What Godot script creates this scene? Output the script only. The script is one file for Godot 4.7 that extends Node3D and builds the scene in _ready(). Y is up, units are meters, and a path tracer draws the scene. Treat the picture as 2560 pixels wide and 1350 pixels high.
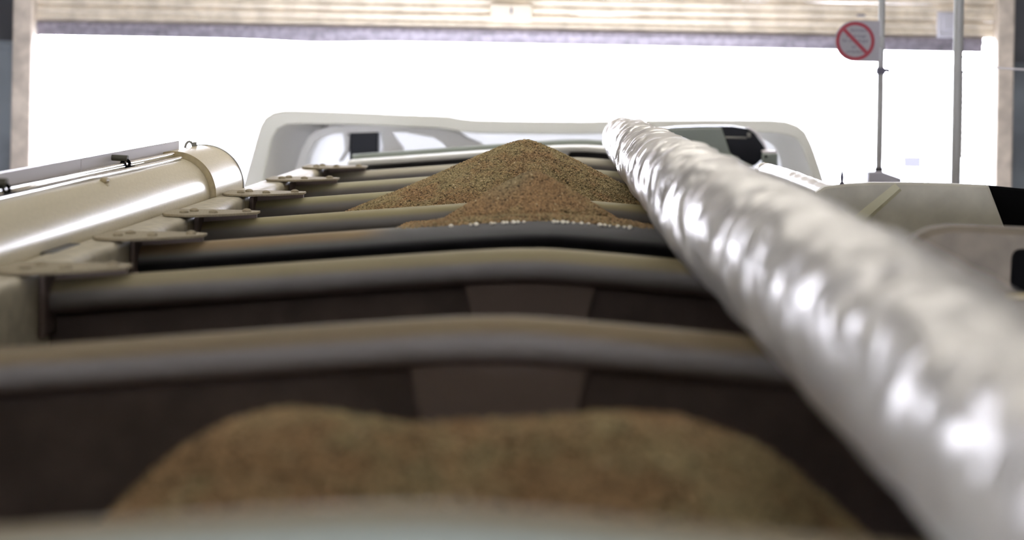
extends Node3D
# The top of a feed trailer in a hall with its roller door half open, seen from behind the trailer at rail height.
# Metres, y up, the lens looks along -z; floor at y = 0, the top of the trailer at y = 3.85.

const CAM_Y := 4.3
var M := {}          # materials
var fn := FastNoiseLite.new()
var rng := RandomNumberGenerator.new()


# ---------------------------------------------------------------- mesh builder
class MB:
	var v := PackedVector3Array()
	var n := PackedVector3Array()
	var c := PackedColorArray()
	var ix := PackedInt32Array()
	var xf := Transform3D.IDENTITY
	var col := Color.WHITE

	func put(p: Vector3, nn: Vector3, cc = null) -> int:
		v.append(xf * p)
		n.append((xf.basis * nn).normalized())
		c.append(col if cc == null else cc)
		return v.size() - 1

	func tri(a: int, b: int, d: int) -> void:
		var g := (v[b] - v[a]).cross(v[d] - v[a])
		if g.dot(n[a] + n[b] + n[d]) > 0.0:
			ix.append_array(PackedInt32Array([a, d, b]))
		else:
			ix.append_array(PackedInt32Array([a, b, d]))

	func quad(a: int, b: int, d: int, e: int) -> void:
		tri(a, b, d)
		tri(a, d, e)

	func flat(pts: Array, hint: Vector3) -> void:
		var nn: Vector3 = (pts[1] - pts[0]).cross(pts[2] - pts[0]).normalized()
		if nn.dot(hint) < 0.0:
			nn = -nn
		var k := []
		for p in pts:
			k.append(put(p, nn))
		for i in range(1, pts.size() - 1):
			tri(k[0], k[i], k[i + 1])

	# rows of points joined into a smooth sheet or tube; outward = away from each row's middle, or along hint
	func loft(rows: Array, closed := true, hint := Vector3.ZERO, colors := [], caps := false) -> void:
		var R := rows.size()
		var N: int = rows[0].size()
		var base := v.size()
		var sum := 0.0
		var nn := PackedVector3Array()
		for i in R:
			var row: PackedVector3Array = rows[i]
			var up: PackedVector3Array = rows[mini(i + 1, R - 1)]
			var dn: PackedVector3Array = rows[maxi(i - 1, 0)]
			var mid := Vector3.ZERO
			if hint == Vector3.ZERO:
				for p in row:
					mid += p
				mid /= N
			for j in N:
				var jn := (j + 1) % N if closed else mini(j + 1, N - 1)
				var jp := (j + N - 1) % N if closed else maxi(j - 1, 0)
				var q := (row[jn] - row[jp]).cross(up[j] - dn[j])
				if q.length_squared() < 1e-20:
					q = (row[jn] - row[jp]).cross(Vector3(0, 0, 1))
				q = q.normalized()
				nn.append(q)
				sum += q.dot(hint if hint != Vector3.ZERO else row[j] - mid)
		var s := 1.0 if sum >= 0.0 else -1.0
		for i in R:
			for j in N:
				put(rows[i][j], nn[i * N + j] * s, colors[i][j] if colors.size() else null)
		for i in R - 1:
			for j in (N if closed else N - 1):
				var j2 := (j + 1) % N
				quad(base + i * N + j, base + i * N + j2, base + (i + 1) * N + j2, base + (i + 1) * N + j)
		if caps:
			for e in [0, R - 1]:
				var mid := Vector3.ZERO
				for p in rows[e]:
					mid += p
				mid /= N
				var inner: int = 1 if e == 0 else R - 2
				var im := Vector3.ZERO
				for p in rows[inner]:
					im += p
				var o: Vector3 = (rows[e][1] - rows[e][0]).cross(mid - rows[e][0]).normalized()
				if o.dot(mid - im / N) < 0.0:
					o = -o
				var m := put(mid, o, colors[e][0] if colors.size() else null)
				var f := v.size()
				for j in N:
					put(rows[e][j], o, colors[e][j] if colors.size() else null)
				for j in N:
					tri(m, f + j, f + (j + 1) % N)

	# outline in x and y, pushed from z0 to z1, with chamfered edges
	func extrude(poly: PackedVector2Array, z0: float, z1: float, bev := 0.0) -> void:
		var N := poly.size()
		var sgn := -1.0 if Geometry2D.is_polygon_clockwise(poly) else 1.0
		var en := []
		for i in N:
			var d := (poly[(i + 1) % N] - poly[i]).normalized()
			en.append(Vector2(d.y, -d.x) * sgn)
		var inset := PackedVector2Array()
		for i in N:
			var a: Vector2 = en[(i + N - 1) % N]
			var b: Vector2 = en[i]
			var m := (a + b).normalized()
			inset.append(poly[i] - m * bev / maxf(0.5, m.dot(a)))
		for i in N:
			var j := (i + 1) % N
			var e: Vector2 = en[i]
			var ep: Vector2 = en[(i + N - 1) % N]
			var ex: Vector2 = en[j]
			var na := (e + ep).normalized() if e.dot(ep) > 0.7 else e
			var nb := (e + ex).normalized() if e.dot(ex) > 0.7 else e
			var A := poly[i]
			var B := poly[j]
			quad(put(Vector3(A.x, A.y, z0 + bev), Vector3(na.x, na.y, 0)), put(Vector3(B.x, B.y, z0 + bev), Vector3(nb.x, nb.y, 0)), put(Vector3(B.x, B.y, z1 - bev), Vector3(nb.x, nb.y, 0)), put(Vector3(A.x, A.y, z1 - bev), Vector3(na.x, na.y, 0)))
			if bev > 0.0:
				for s in [-1.0, 1.0]:
					var zo: float = z1 if s > 0 else z0
					var zi: float = zo - s * bev
					quad(put(Vector3(A.x, A.y, zi), Vector3(na.x, na.y, s)), put(Vector3(B.x, B.y, zi), Vector3(nb.x, nb.y, s)), put(Vector3(inset[j].x, inset[j].y, zo), Vector3(nb.x, nb.y, s)), put(Vector3(inset[i].x, inset[i].y, zo), Vector3(na.x, na.y, s)))
		var t := Geometry2D.triangulate_polygon(inset)
		for s in [-1.0, 1.0]:
			var zo: float = z1 if s > 0 else z0
			var f := v.size()
			for p in inset:
				put(Vector3(p.x, p.y, zo), Vector3(0, 0, s))
			for k in range(0, t.size(), 3):
				tri(f + t[k], f + t[k + 1], f + t[k + 2])

	func box(at: Vector3, size: Vector3, bev := 0.004) -> void:
		var h := size / 2.0
		var b := minf(bev, minf(h.x, minf(h.y, h.z)) * 0.6)
		var was := xf
		xf = xf * Transform3D(Basis.IDENTITY, at)
		var p := PackedVector2Array([Vector2(-h.x + b, -h.y), Vector2(h.x - b, -h.y), Vector2(h.x, -h.y + b), Vector2(h.x, h.y - b), Vector2(h.x - b, h.y), Vector2(-h.x + b, h.y), Vector2(-h.x, h.y - b), Vector2(-h.x, -h.y + b)])
		extrude(p, -h.z, h.z, b)
		xf = was

	# a tube along a path; radii may vary
	func sweep(path: PackedVector3Array, radii, sides := 12, caps := true) -> void:
		var rows := []
		var up := Vector3.UP
		for i in path.size():
			var d := (path[mini(i + 1, path.size() - 1)] - path[maxi(i - 1, 0)]).normalized()
			if absf(d.dot(up)) > 0.95:
				up = Vector3.RIGHT if absf(d.x) < 0.9 else Vector3.BACK
			var a := d.cross(up).normalized()
			var b := a.cross(d).normalized()
			up = b
			var r: float = radii[i] if radii is Array or radii is PackedFloat32Array else radii
			var row := PackedVector3Array()
			for j in sides:
				var t := TAU * j / sides
				row.append(path[i] + (a * cos(t) + b * sin(t)) * r)
			rows.append(row)
		loft(rows, true, Vector3.ZERO, [], caps)

	func rod(a: Vector3, b: Vector3, r: float, sides := 14) -> void:
		sweep(PackedVector3Array([a, a.lerp(b, 0.5), b]), r, sides)

	# profile of (z, radius) turned round an axis along z through centre
	func lathe_z(centre: Vector2, prof: Array, sides := 64, from := 0.0, to := TAU) -> void:
		var rows := []
		for q in prof:
			var row := PackedVector3Array()
			for j in sides:
				var t := TAU * j / sides
				row.append(Vector3(centre.x + cos(t) * q[1], centre.y + sin(t) * q[1], q[0]))
			rows.append(row)
		loft(rows, true)

	func mesh() -> ArrayMesh:
		var a := []
		a.resize(Mesh.ARRAY_MAX)
		a[Mesh.ARRAY_VERTEX] = v
		a[Mesh.ARRAY_NORMAL] = n
		a[Mesh.ARRAY_COLOR] = c
		a[Mesh.ARRAY_INDEX] = ix
		var m := ArrayMesh.new()
		m.add_surface_from_arrays(Mesh.PRIMITIVE_TRIANGLES, a)
		return m


# ---------------------------------------------------------------- scene helpers
func lin(r: float, g: float, b: float) -> Color:
	return Color(r / 255.0, g / 255.0, b / 255.0).srgb_to_linear()


func rgb(r: float, g: float, b: float) -> Color:
	return Color(r / 255.0, g / 255.0, b / 255.0)


func mat(called: String, color: Color, rough := 0.6, metal := 0.0) -> StandardMaterial3D:
	var m := StandardMaterial3D.new()
	m.resource_name = called
	m.albedo_color = color
	m.roughness = rough
	m.metallic = metal
	M[called] = m
	return m


func noise_tex(sd: int, freq: float, c0: Color, c1: Color, px := 512, octaves := 4) -> NoiseTexture2D:
	var f := FastNoiseLite.new()
	f.seed = sd
	f.frequency = freq
	f.fractal_octaves = octaves
	var g := Gradient.new()
	g.offsets = PackedFloat32Array([0.2, 0.8])
	g.colors = PackedColorArray([c0, c1])
	var t := NoiseTexture2D.new()
	t.width = px
	t.height = px
	t.seamless = true
	t.noise = f
	t.color_ramp = g
	return t


func textured(m: StandardMaterial3D, sd: int, freq: float, dark: float, scale: float, bump := 0.0) -> StandardMaterial3D:
	m.albedo_texture = noise_tex(sd, freq, Color(dark, dark, dark), Color.WHITE)
	m.uv1_triplanar = true
	m.uv1_world_triplanar = true
	m.uv1_scale = Vector3.ONE * scale
	if bump > 0.0:
		m.heightmap_enabled = true
		m.heightmap_texture = m.albedo_texture
		m.heightmap_scale = bump
	return m


func painted(called: String, rough: float, metal := 0.0) -> StandardMaterial3D:
	var m := mat(called, Color.WHITE, rough, metal)
	m.vertex_color_use_as_albedo = true
	return m


func thing(called: String, label: String, category: String, at := Vector3.ZERO, group := "") -> Node3D:
	var o := Node3D.new()
	o.name = called
	add_child(o, true)
	o.position = at
	o.set_meta("label", label)
	o.set_meta("category", category)
	if group:
		o.set_meta("group", group)
	return o


func part(called: String, b, m: Material, parent: Node3D, label := "") -> MeshInstance3D:
	var o := MeshInstance3D.new()
	o.name = called
	o.mesh = b.mesh() if b is MB else b
	o.material_override = m
	parent.add_child(o, true)
	if label:
		o.set_meta("label", label)
	return o


func single(called: String, b, m: Material, label: String, category: String, group := "") -> MeshInstance3D:
	var o := part(called, b, m, self, label)
	o.set_meta("category", category)
	if group:
		o.set_meta("group", group)
	return o


func struct(called: String, b, m: Material, label := "", category := "") -> MeshInstance3D:
	var o := part(called, b, m, self, label)
	o.set_meta("kind", "structure")
	if category:
		o.set_meta("category", category)
	return o


func poly(a: Array) -> PackedVector2Array:
	var p := PackedVector2Array()
	for i in range(0, a.size(), 2):
		p.append(Vector2(a[i], a[i + 1]))
	return p


func rounded(p: PackedVector2Array, r: float, steps := 5) -> PackedVector2Array:
	var o := PackedVector2Array()
	var N := p.size()
	for i in N:
		var a := p[i] + (p[(i + N - 1) % N] - p[i]).limit_length(r)
		var b := p[i] + (p[(i + 1) % N] - p[i]).limit_length(r)
		for k in steps + 1:
			var t := float(k) / steps
			o.append(a.lerp(p[i], t).lerp(p[i].lerp(b, t), t))
	return o


func smoother(e0: float, e1: float, x: float) -> float:
	return smoothstep(e0, e1, x)


# height of the top of a cross bar at x: straight slopes and a rounded ridge
func bar_top(x: float) -> float:
	var d := x + 0.17
	return 3.913 - (0.09 if d < 0.0 else 0.078) * sqrt(d * d + 0.0064)


# ---------------------------------------------------------------- the scene
func _ready() -> void:
	fn.seed = 5
	rng.seed = 11
	_camera_and_light()
	_materials()
	_hall()
	_outside()
	_trailer()
	_tank()
	_cab()
	_dark_housing()
	_machine()
	_tarp_roll()
	_small_roll()
	_heaps()
	_poles()


func _camera_and_light() -> void:
	var cam := Camera3D.new()
	cam.name = "camera"
	add_child(cam)
	cam.position = Vector3(0, CAM_Y, 0)
	cam.rotation.z = 0.0183
	cam.projection = Camera3D.PROJECTION_FRUSTUM
	var at := CameraAttributesPhysical.new()
	at.frustum_focal_length = 50.0
	at.frustum_focus_distance = 5.25
	at.frustum_near = 0.05
	at.frustum_far = 200.0
	at.exposure_aperture = 1.6
	cam.attributes = at
	cam.near = 0.05
	cam.far = 200.0
	cam.keep_aspect = Camera3D.KEEP_HEIGHT
	cam.size = 0.05 * 1350.0 / 4225.0
	cam.frustum_offset = Vector2(-260.0, -520.0) / 4225.0 * 0.05
	cam.current = true

	var e := Environment.new()
	e.background_mode = Environment.BG_SKY
	var sky := Sky.new()
	var sm := ProceduralSkyMaterial.new()
	sm.sky_top_color = rgb(226, 232, 250)
	sm.sky_horizon_color = rgb(240, 240, 252)
	sm.ground_bottom_color = rgb(200, 198, 196)
	sm.ground_horizon_color = rgb(236, 236, 244)
	sm.sky_energy_multiplier = 4.8
	sm.ground_energy_multiplier = 3.0
	sky.sky_material = sm
	e.sky = sky
	e.tonemap_mode = Environment.TONE_MAPPER_LINEAR
	e.tonemap_exposure = 0.84
	e.sdfgi_enabled = true
	e.ssao_enabled = true
	e.ssil_enabled = true
	var we := WorldEnvironment.new()
	we.name = "world"
	we.environment = e
	add_child(we)

	# added lamps, out of view, that light the hall from above
	var house := mat("lamp_steel", rgb(210, 210, 205), 0.5)
	var glow := mat("lamp_glow", rgb(250, 245, 230), 0.6)
	glow.emission_enabled = true
	glow.emission = rgb(255, 250, 240)
	glow.emission_energy_multiplier = 2.0
	var spots := [
		[Vector3(-0.4, 6.9, -7.6), 3.0, "added unseen lamp nearest the roller door", 8.2],
		[Vector3(-2.6, 6.9, -3.6), 3.0, "added unseen lamp above the cream cylindrical tank", 2.9],
		[Vector3(1.8, 6.9, -3.4), 3.0, "added unseen lamp above the beige machine housing", 0.8],
		[Vector3(-0.4, 6.9, 3.2), 3.0, "added unseen lamp behind the trailer near the rear gate", 3.0]]
	for s in spots:
		var o := thing("added_lamp", s[2], "ceiling lamp", s[0], "added unseen lamps under the hall ceiling")
		var b := MB.new()
		b.box(Vector3(0, 0.05, 0), Vector3(s[1], 0.1, 0.36), 0.01)
		b.box(Vector3(-1.0, 0.25, 0), Vector3(0.03, 0.32, 0.03), 0.004)
		b.box(Vector3(1.0, 0.25, 0), Vector3(0.03, 0.32, 0.03), 0.004)
		part("lamp_housing", b, house, o)
		b = MB.new()
		b.box(Vector3(0, -0.012, 0), Vector3(s[1] - 0.1, 0.024, 0.3), 0.004)
		part("diffuser", b, glow, o)
		var l := AreaLight3D.new()
		l.name = "lamp_light"
		l.area_size = Vector2(s[1] - 0.1, 0.3)
		l.light_color = rgb(255, 249, 238)
		l.light_energy = s[3]
		l.area_range = 30.0
		l.shadow_enabled = true
		l.position = Vector3(0, -0.03, 0)
		l.rotation.x = -PI / 2
		o.add_child(l)


func _materials() -> void:
	textured(mat("concrete", rgb(135, 132, 126), 0.85), 3, 0.012, 0.7, 0.4)
	textured(mat("wall_grey", rgb(124, 130, 136), 0.75), 4, 0.01, 0.8, 0.3)
	textured(mat("wall_dark", rgb(76, 76, 80), 0.7), 5, 0.01, 0.75, 0.3)
	textured(mat("wall_plain", rgb(176, 170, 158), 0.85), 6, 0.01, 0.85, 0.3)
	textured(mat("jamb_paint", rgb(214, 200, 186), 0.6), 7, 0.014, 0.84, 0.9)
	textured(mat("slat_paint", rgb(246, 233, 214), 0.5), 8, 0.016, 0.82, 0.7)
	textured(mat("door_bar", rgb(160, 152, 164), 0.5), 9, 0.03, 0.74, 1.1)
	mat("box_cream", rgb(225, 214, 198), 0.5)
	mat("box_grey", rgb(190, 188, 198), 0.5)
	mat("black", rgb(8, 8, 9), 0.9)
	M.black.metallic_specular = 0.2
	painted("bar_paint", 0.55)
	textured(mat("cream_paint", rgb(190, 181, 158), 0.5), 12, 0.02, 0.9, 1.6)
	textured(mat("tank_paint", rgb(218, 208, 182), 0.24), 13, 0.03, 0.94, 6.0, 0.02)
	M.tank_paint.metallic_specular = 0.22
	textured(mat("tank_edge", rgb(168, 152, 112), 0.5), 14, 0.02, 0.9, 3.0)
	textured(mat("dusty_plate", rgb(166, 154, 128), 0.8), 15, 0.04, 0.84, 8.0)
	textured(mat("inside_steel", rgb(92, 80, 74), 0.75), 16, 0.012, 0.86, 1.0)
	mat("plate_steel", rgb(112, 98, 90), 0.7)
	mat("dark_steel", rgb(52, 50, 50), 0.5, 0.2)
	mat("grey_steel", rgb(120, 118, 112), 0.45, 0.3)
	mat("chrome", rgb(225, 225, 228), 0.12, 1.0)
	mat("olive_cap", rgb(62, 60, 46), 0.6)
	mat("fairing_white", rgb(224, 223, 213), 0.4)
	mat("tyre", rgb(26, 26, 28), 0.85)
	var sk := mat("fairing_skin", rgb(232, 230, 230), 0.6)
	sk.backlight_enabled = true
	sk.backlight = Color(0.36, 0.36, 0.36)
	var fs := mat("fairing_side", rgb(226, 224, 220), 0.45)
	fs.backlight_enabled = true
	fs.backlight = Color(0.06, 0.06, 0.06)
	var ps := mat("clear_strip", rgb(205, 202, 208), 0.7)
	ps.metallic_specular = 0.2
	ps.backlight_enabled = true
	ps.backlight = Color(0.2, 0.2, 0.2)
	mat("glass_dark", rgb(20, 21, 26), 0.3)
	M.glass_dark.metallic_specular = 0.22
	mat("panel_green", rgb(134, 142, 134), 0.4)
	textured(mat("machine_beige", rgb(202, 198, 182), 0.42), 17, 0.012, 0.93, 1.4)
	mat("crease_sheen", rgb(206, 202, 172), 0.35)  # paler colour stands in for light reflected along the hood crease
	textured(mat("machine_tan", rgb(124, 112, 95), 0.6), 18, 0.012, 0.85, 1.4)
	var fo := mat("tarp_foil", rgb(212, 209, 206), 0.36, 0.5)
	fo.metallic_specular = 0.7
	fo.clearcoat_enabled = true
	fo.clearcoat = 0.1
	fo.clearcoat_roughness = 0.2
	mat("bright_foil", rgb(236, 236, 238), 0.3, 0.6)
	painted("feed", 0.95)
	painted("grain", 0.9)
	mat("pellet_white", rgb(250, 244, 226), 0.4)
	mat("pole_grey", rgb(168, 168, 166), 0.45, 0.15)
	mat("sign_white", rgb(166, 162, 169), 0.5)
	mat("sign_red", rgb(156, 44, 60), 0.5)
	mat("sign_text", rgb(96, 94, 106), 0.6)
	mat("wire_white", rgb(225, 220, 222), 0.5)
	mat("wire_dark", rgb(96, 94, 110), 0.5)
	textured(mat("yard", rgb(226, 226, 226), 0.9), 20, 0.01, 0.9, 0.2)
	mat("pale_blue", rgb(43, 41, 58), 0.9)


func _hall() -> void:
	var b := MB.new()
	b.box(Vector3(-0.5, -0.15, -0.5), Vector3(13, 0.3, 21), 0.0)
	struct("floor", b, M.concrete, "grey concrete floor of the hall", "floor")
	b = MB.new()
	b.box(Vector3(-0.5, 7.6, -0.5), Vector3(13, 0.3, 21), 0.0)
	struct("ceiling", b, M.wall_plain, "pale ceiling high above the trailer", "ceiling")
	b = MB.new()
	b.box(Vector3(-6.9, 3.75, -0.5), Vector3(0.3, 7.5, 21), 0.0)
	struct("wall_left", b, M.wall_plain, "pale side wall beyond the cylindrical tank", "wall")
	b = MB.new()
	b.box(Vector3(5.9, 3.75, -0.5), Vector3(0.3, 7.5, 21), 0.0)
	struct("wall_right", b, M.wall_plain, "pale side wall beyond the machine housing", "wall")
	# the rear wall with the gate through which the trailer was driven in
	b = MB.new()
	b.box(Vector3(-5.45, 3.75, 9.85), Vector3(2.8, 7.5, 0.3), 0.0)
	b.box(Vector3(4.45, 3.75, 9.85), Vector3(2.8, 7.5, 0.3), 0.0)
	b.box(Vector3(-0.5, 6.175, 9.85), Vector3(7.1, 2.65, 0.3), 0.0)
	struct("wall_back", b, M.wall_plain, "pale rear wall with the open rear gate", "wall")
	# the front wall: dark above a ledge, grey below it
	b = MB.new()
	b.box(Vector3(-5.12, 2.25, -9.98), Vector3(3.28, 4.5, 0.24), 0.0)
	b.box(Vector3(4.02, 2.25, -9.98), Vector3(3.46, 4.5, 0.24), 0.0)
	var wf := struct("wall_front", b, M.wall_grey, "dark grey wall on both sides of the roller door", "wall")
	b = MB.new()
	b.box(Vector3(-5.12, 5.93, -9.95), Vector3(3.28, 3.14, 0.20), 0.0)
	b.box(Vector3(4.02, 5.92, -9.95), Vector3(3.46, 3.16, 0.20), 0.0)
	b.box(Vector3(-0.59, 6.45, -10.02), Vector3(5.8, 2.1, 0.16), 0.0)
	part("upper_wall", b, M.wall_dark, wf)
	b = MB.new()
	b.box(Vector3(-5.12, 4.33, -9.9), Vector3(3.28, 0.03, 0.12), 0.004)
	b.box(Vector3(4.02, 4.31, -9.9), Vector3(3.46, 0.03, 0.12), 0.004)
	part("ledge", b, M.wall_grey, wf)
	b = MB.new()
	b.box(Vector3(-5.12, 4.4, -9.93), Vector3(3.28, 0.07, 0.04), 0.004)
	b.box(Vector3(4.02, 4.385, -9.93), Vector3(3.46, 0.07, 0.04), 0.004)
	part("wall_beam", b, M.wall_dark, wf)

	# the roller door, drawn up to just above the trailer
	var d := Node3D.new()
	d.name = "door_1"
	add_child(d)
	d.set_meta("kind", "structure")
	d.set_meta("label", "cream roller door with a dirty grey bottom bar, drawn half up")
	d.set_meta("category", "roller door")
	for s in [[-3.475, -3.36], [2.19, 2.29]]:
		b = MB.new()
		b.box(Vector3((s[0] + s[1]) / 2, 2.7, -9.79), Vector3(s[1] - s[0], 5.4, 0.14), 0.008)
		part("guide_rail", b, M.jamb_paint, d)
	# each slat is a strip with two soft ribs
	var k := 0
	var y := 4.475
	while y < 5.45:
		var rows := []
		for t in 13:
			var u := t / 12.0
			var zz := -9.815 + 0.011 * 1.5 * absf(sin(u * TAU)) + 0.004 * (1.0 - u)
			if t == 0 or t == 12:
				zz -= 0.008
			var row := PackedVector3Array()
			for q in 41:
				var x := lerpf(-3.43, 2.25, q / 40.0)
				row.append(Vector3(x, y + u * 0.096 + 0.003 * fn.get_noise_2d(x * 40.0, k * 50.0), zz + 0.004 * fn.get_noise_2d(x * 30.0, k * 70.0 + 9.0)))
			rows.append(row)
		b = MB.new()
		b.loft(rows, false, Vector3(0, 0, 1))
		var back := []
		for row in rows:
			var r2 := PackedVector3Array()
			for p in row:
				r2.append(p + Vector3(0, 0, -0.012))
			back.append(r2)
		b.loft(back, false, Vector3(0, 0, -1))
		part("slat", b, M.slat_paint, d)
		y += 0.096
		k += 1
	# bottom bar with a rubber lip that sags in one place
	var rows := []
	for q in 61:
		var x := lerpf(-3.355, 2.125, q / 60.0)
		var sag := 0.012 * exp(-pow((x + 1.75) / 0.28, 2.0))
		var lo := 4.392 - sag
		rows.append(PackedVector3Array([Vector3(x, 4.476, -9.80), Vector3(x, 4.474, -9.785), Vector3(x, 4.440, -9.778), Vector3(x, 4.432, -9.80), Vector3(x, lo + 0.006, -9.795), Vector3(x, lo, -9.80), Vector3(x, lo, -9.83), Vector3(x, 4.476, -9.835)]))
	b = MB.new()
	b.loft(rows, true, Vector3.ZERO, [], true)
	part("bottom_bar", b, M.door_bar, d)
	b = MB.new()
	b.box(Vector3(-0.61, 4.572, -9.785), Vector3(0.24, 0.1, 0.05), 0.006)
	var lb := part("lock_box", b, M.box_cream, d)
	b = MB.new()
	b.box(Vector3(-0.61, 4.585, -9.758), Vector3(0.012, 0.036, 0.006), 0.002)
	part("keyhole", b, M.wire_dark, lb)
	b = MB.new()
	b.box(Vector3(1.91, 4.55, -9.785), Vector3(0.11, 0.15, 0.05), 0.006)
	b.box(Vector3(1.92, 4.565, -9.757), Vector3(0.075, 0.09, 0.012), 0.004)
	part("safety_box", b, M.box_grey, d)
	b = MB.new()
	b.box(Vector3(1.415, 4.597, -9.79), Vector3(0.045, 0.014, 0.03), 0.004)
	part("pull_handle", b, M.wire_dark, d)


func _outside() -> void:
	var b := MB.new()
	b.box(Vector3(0, -0.2, -45), Vector3(120, 0.3, 69.5), 0.0)
	struct("ground", b, M.yard, "bright pale concrete yard outside the roller door", "ground")
	b = MB.new()
	b.box(Vector3(0, -0.2, 35), Vector3(120, 0.3, 50), 0.0)
	struct("ground", b, M.yard, "pale concrete yard outside the rear gate", "ground")
	var s := thing("yard_sign", "small pale blue sign board far out in the bright yard between the two poles", "sign", Vector3(5.29, -0.05, -30))
	b = MB.new()
	b.box(Vector3(0, 2.67, 0), Vector3(0.38, 0.26, 0.03), 0.004)
	part("board", b, M.pale_blue, s)
	b = MB.new()
	b.rod(Vector3(0, 0, -0.03), Vector3(0, 2.64, -0.03), 0.012)
	part("post", b, M.yard, s)


const BAR_Z := [2.6, 3.55, 4.2, 4.83, 5.55, 6.22, 6.93]
const X_LEFT := -1.178
const X_RIGHT := 0.5


func cross_bar_mesh(z: float, kind: int) -> MB:
	var rows := []
	var cols := []
	var tan := [lin(122, 106, 78), lin(142, 130, 98), lin(140, 118, 84), lin(150, 139, 100), lin(154, 146, 108), lin(162, 155, 126), lin(168, 161, 142)]
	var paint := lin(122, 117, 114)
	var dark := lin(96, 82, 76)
	for q in 81:
		var x := lerpf(X_LEFT, X_RIGHT, q / 80.0)
		var row := PackedVector3Array()
		var cr := PackedColorArray()
		for j in 28:
			var t := TAU * j / 28.0
			var ct := cos(t)
			var st := sin(t)
			row.append(Vector3(x, bar_top(x) - 0.038 + 0.038 * st, -z + 0.041 * ct))
			var nz := fn.get_noise_3d(x * 60.0, st * 40.0 + kind * 31.0, ct * 40.0)
			var edge := 0.42 + 0.22 * nz
			var dust := smoother(edge - 0.22, edge + 0.22, st)
			if kind == 2:
				dust *= 1.0 - smoother(-0.62, -0.5, x + 0.05 * nz)
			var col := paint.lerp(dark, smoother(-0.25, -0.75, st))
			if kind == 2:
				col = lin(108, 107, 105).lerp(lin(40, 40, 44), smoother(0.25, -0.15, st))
			var tn: Color = tan[kind]
			col = col.lerp(tn * (1.0 + 0.25 * fn.get_noise_2d(x * 90.0, st * 70.0 + kind * 13.0)), dust)
			cr.append(col)
		rows.append(row)
		cols.append(cr)
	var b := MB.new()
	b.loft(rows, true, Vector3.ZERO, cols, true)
	return b


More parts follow.
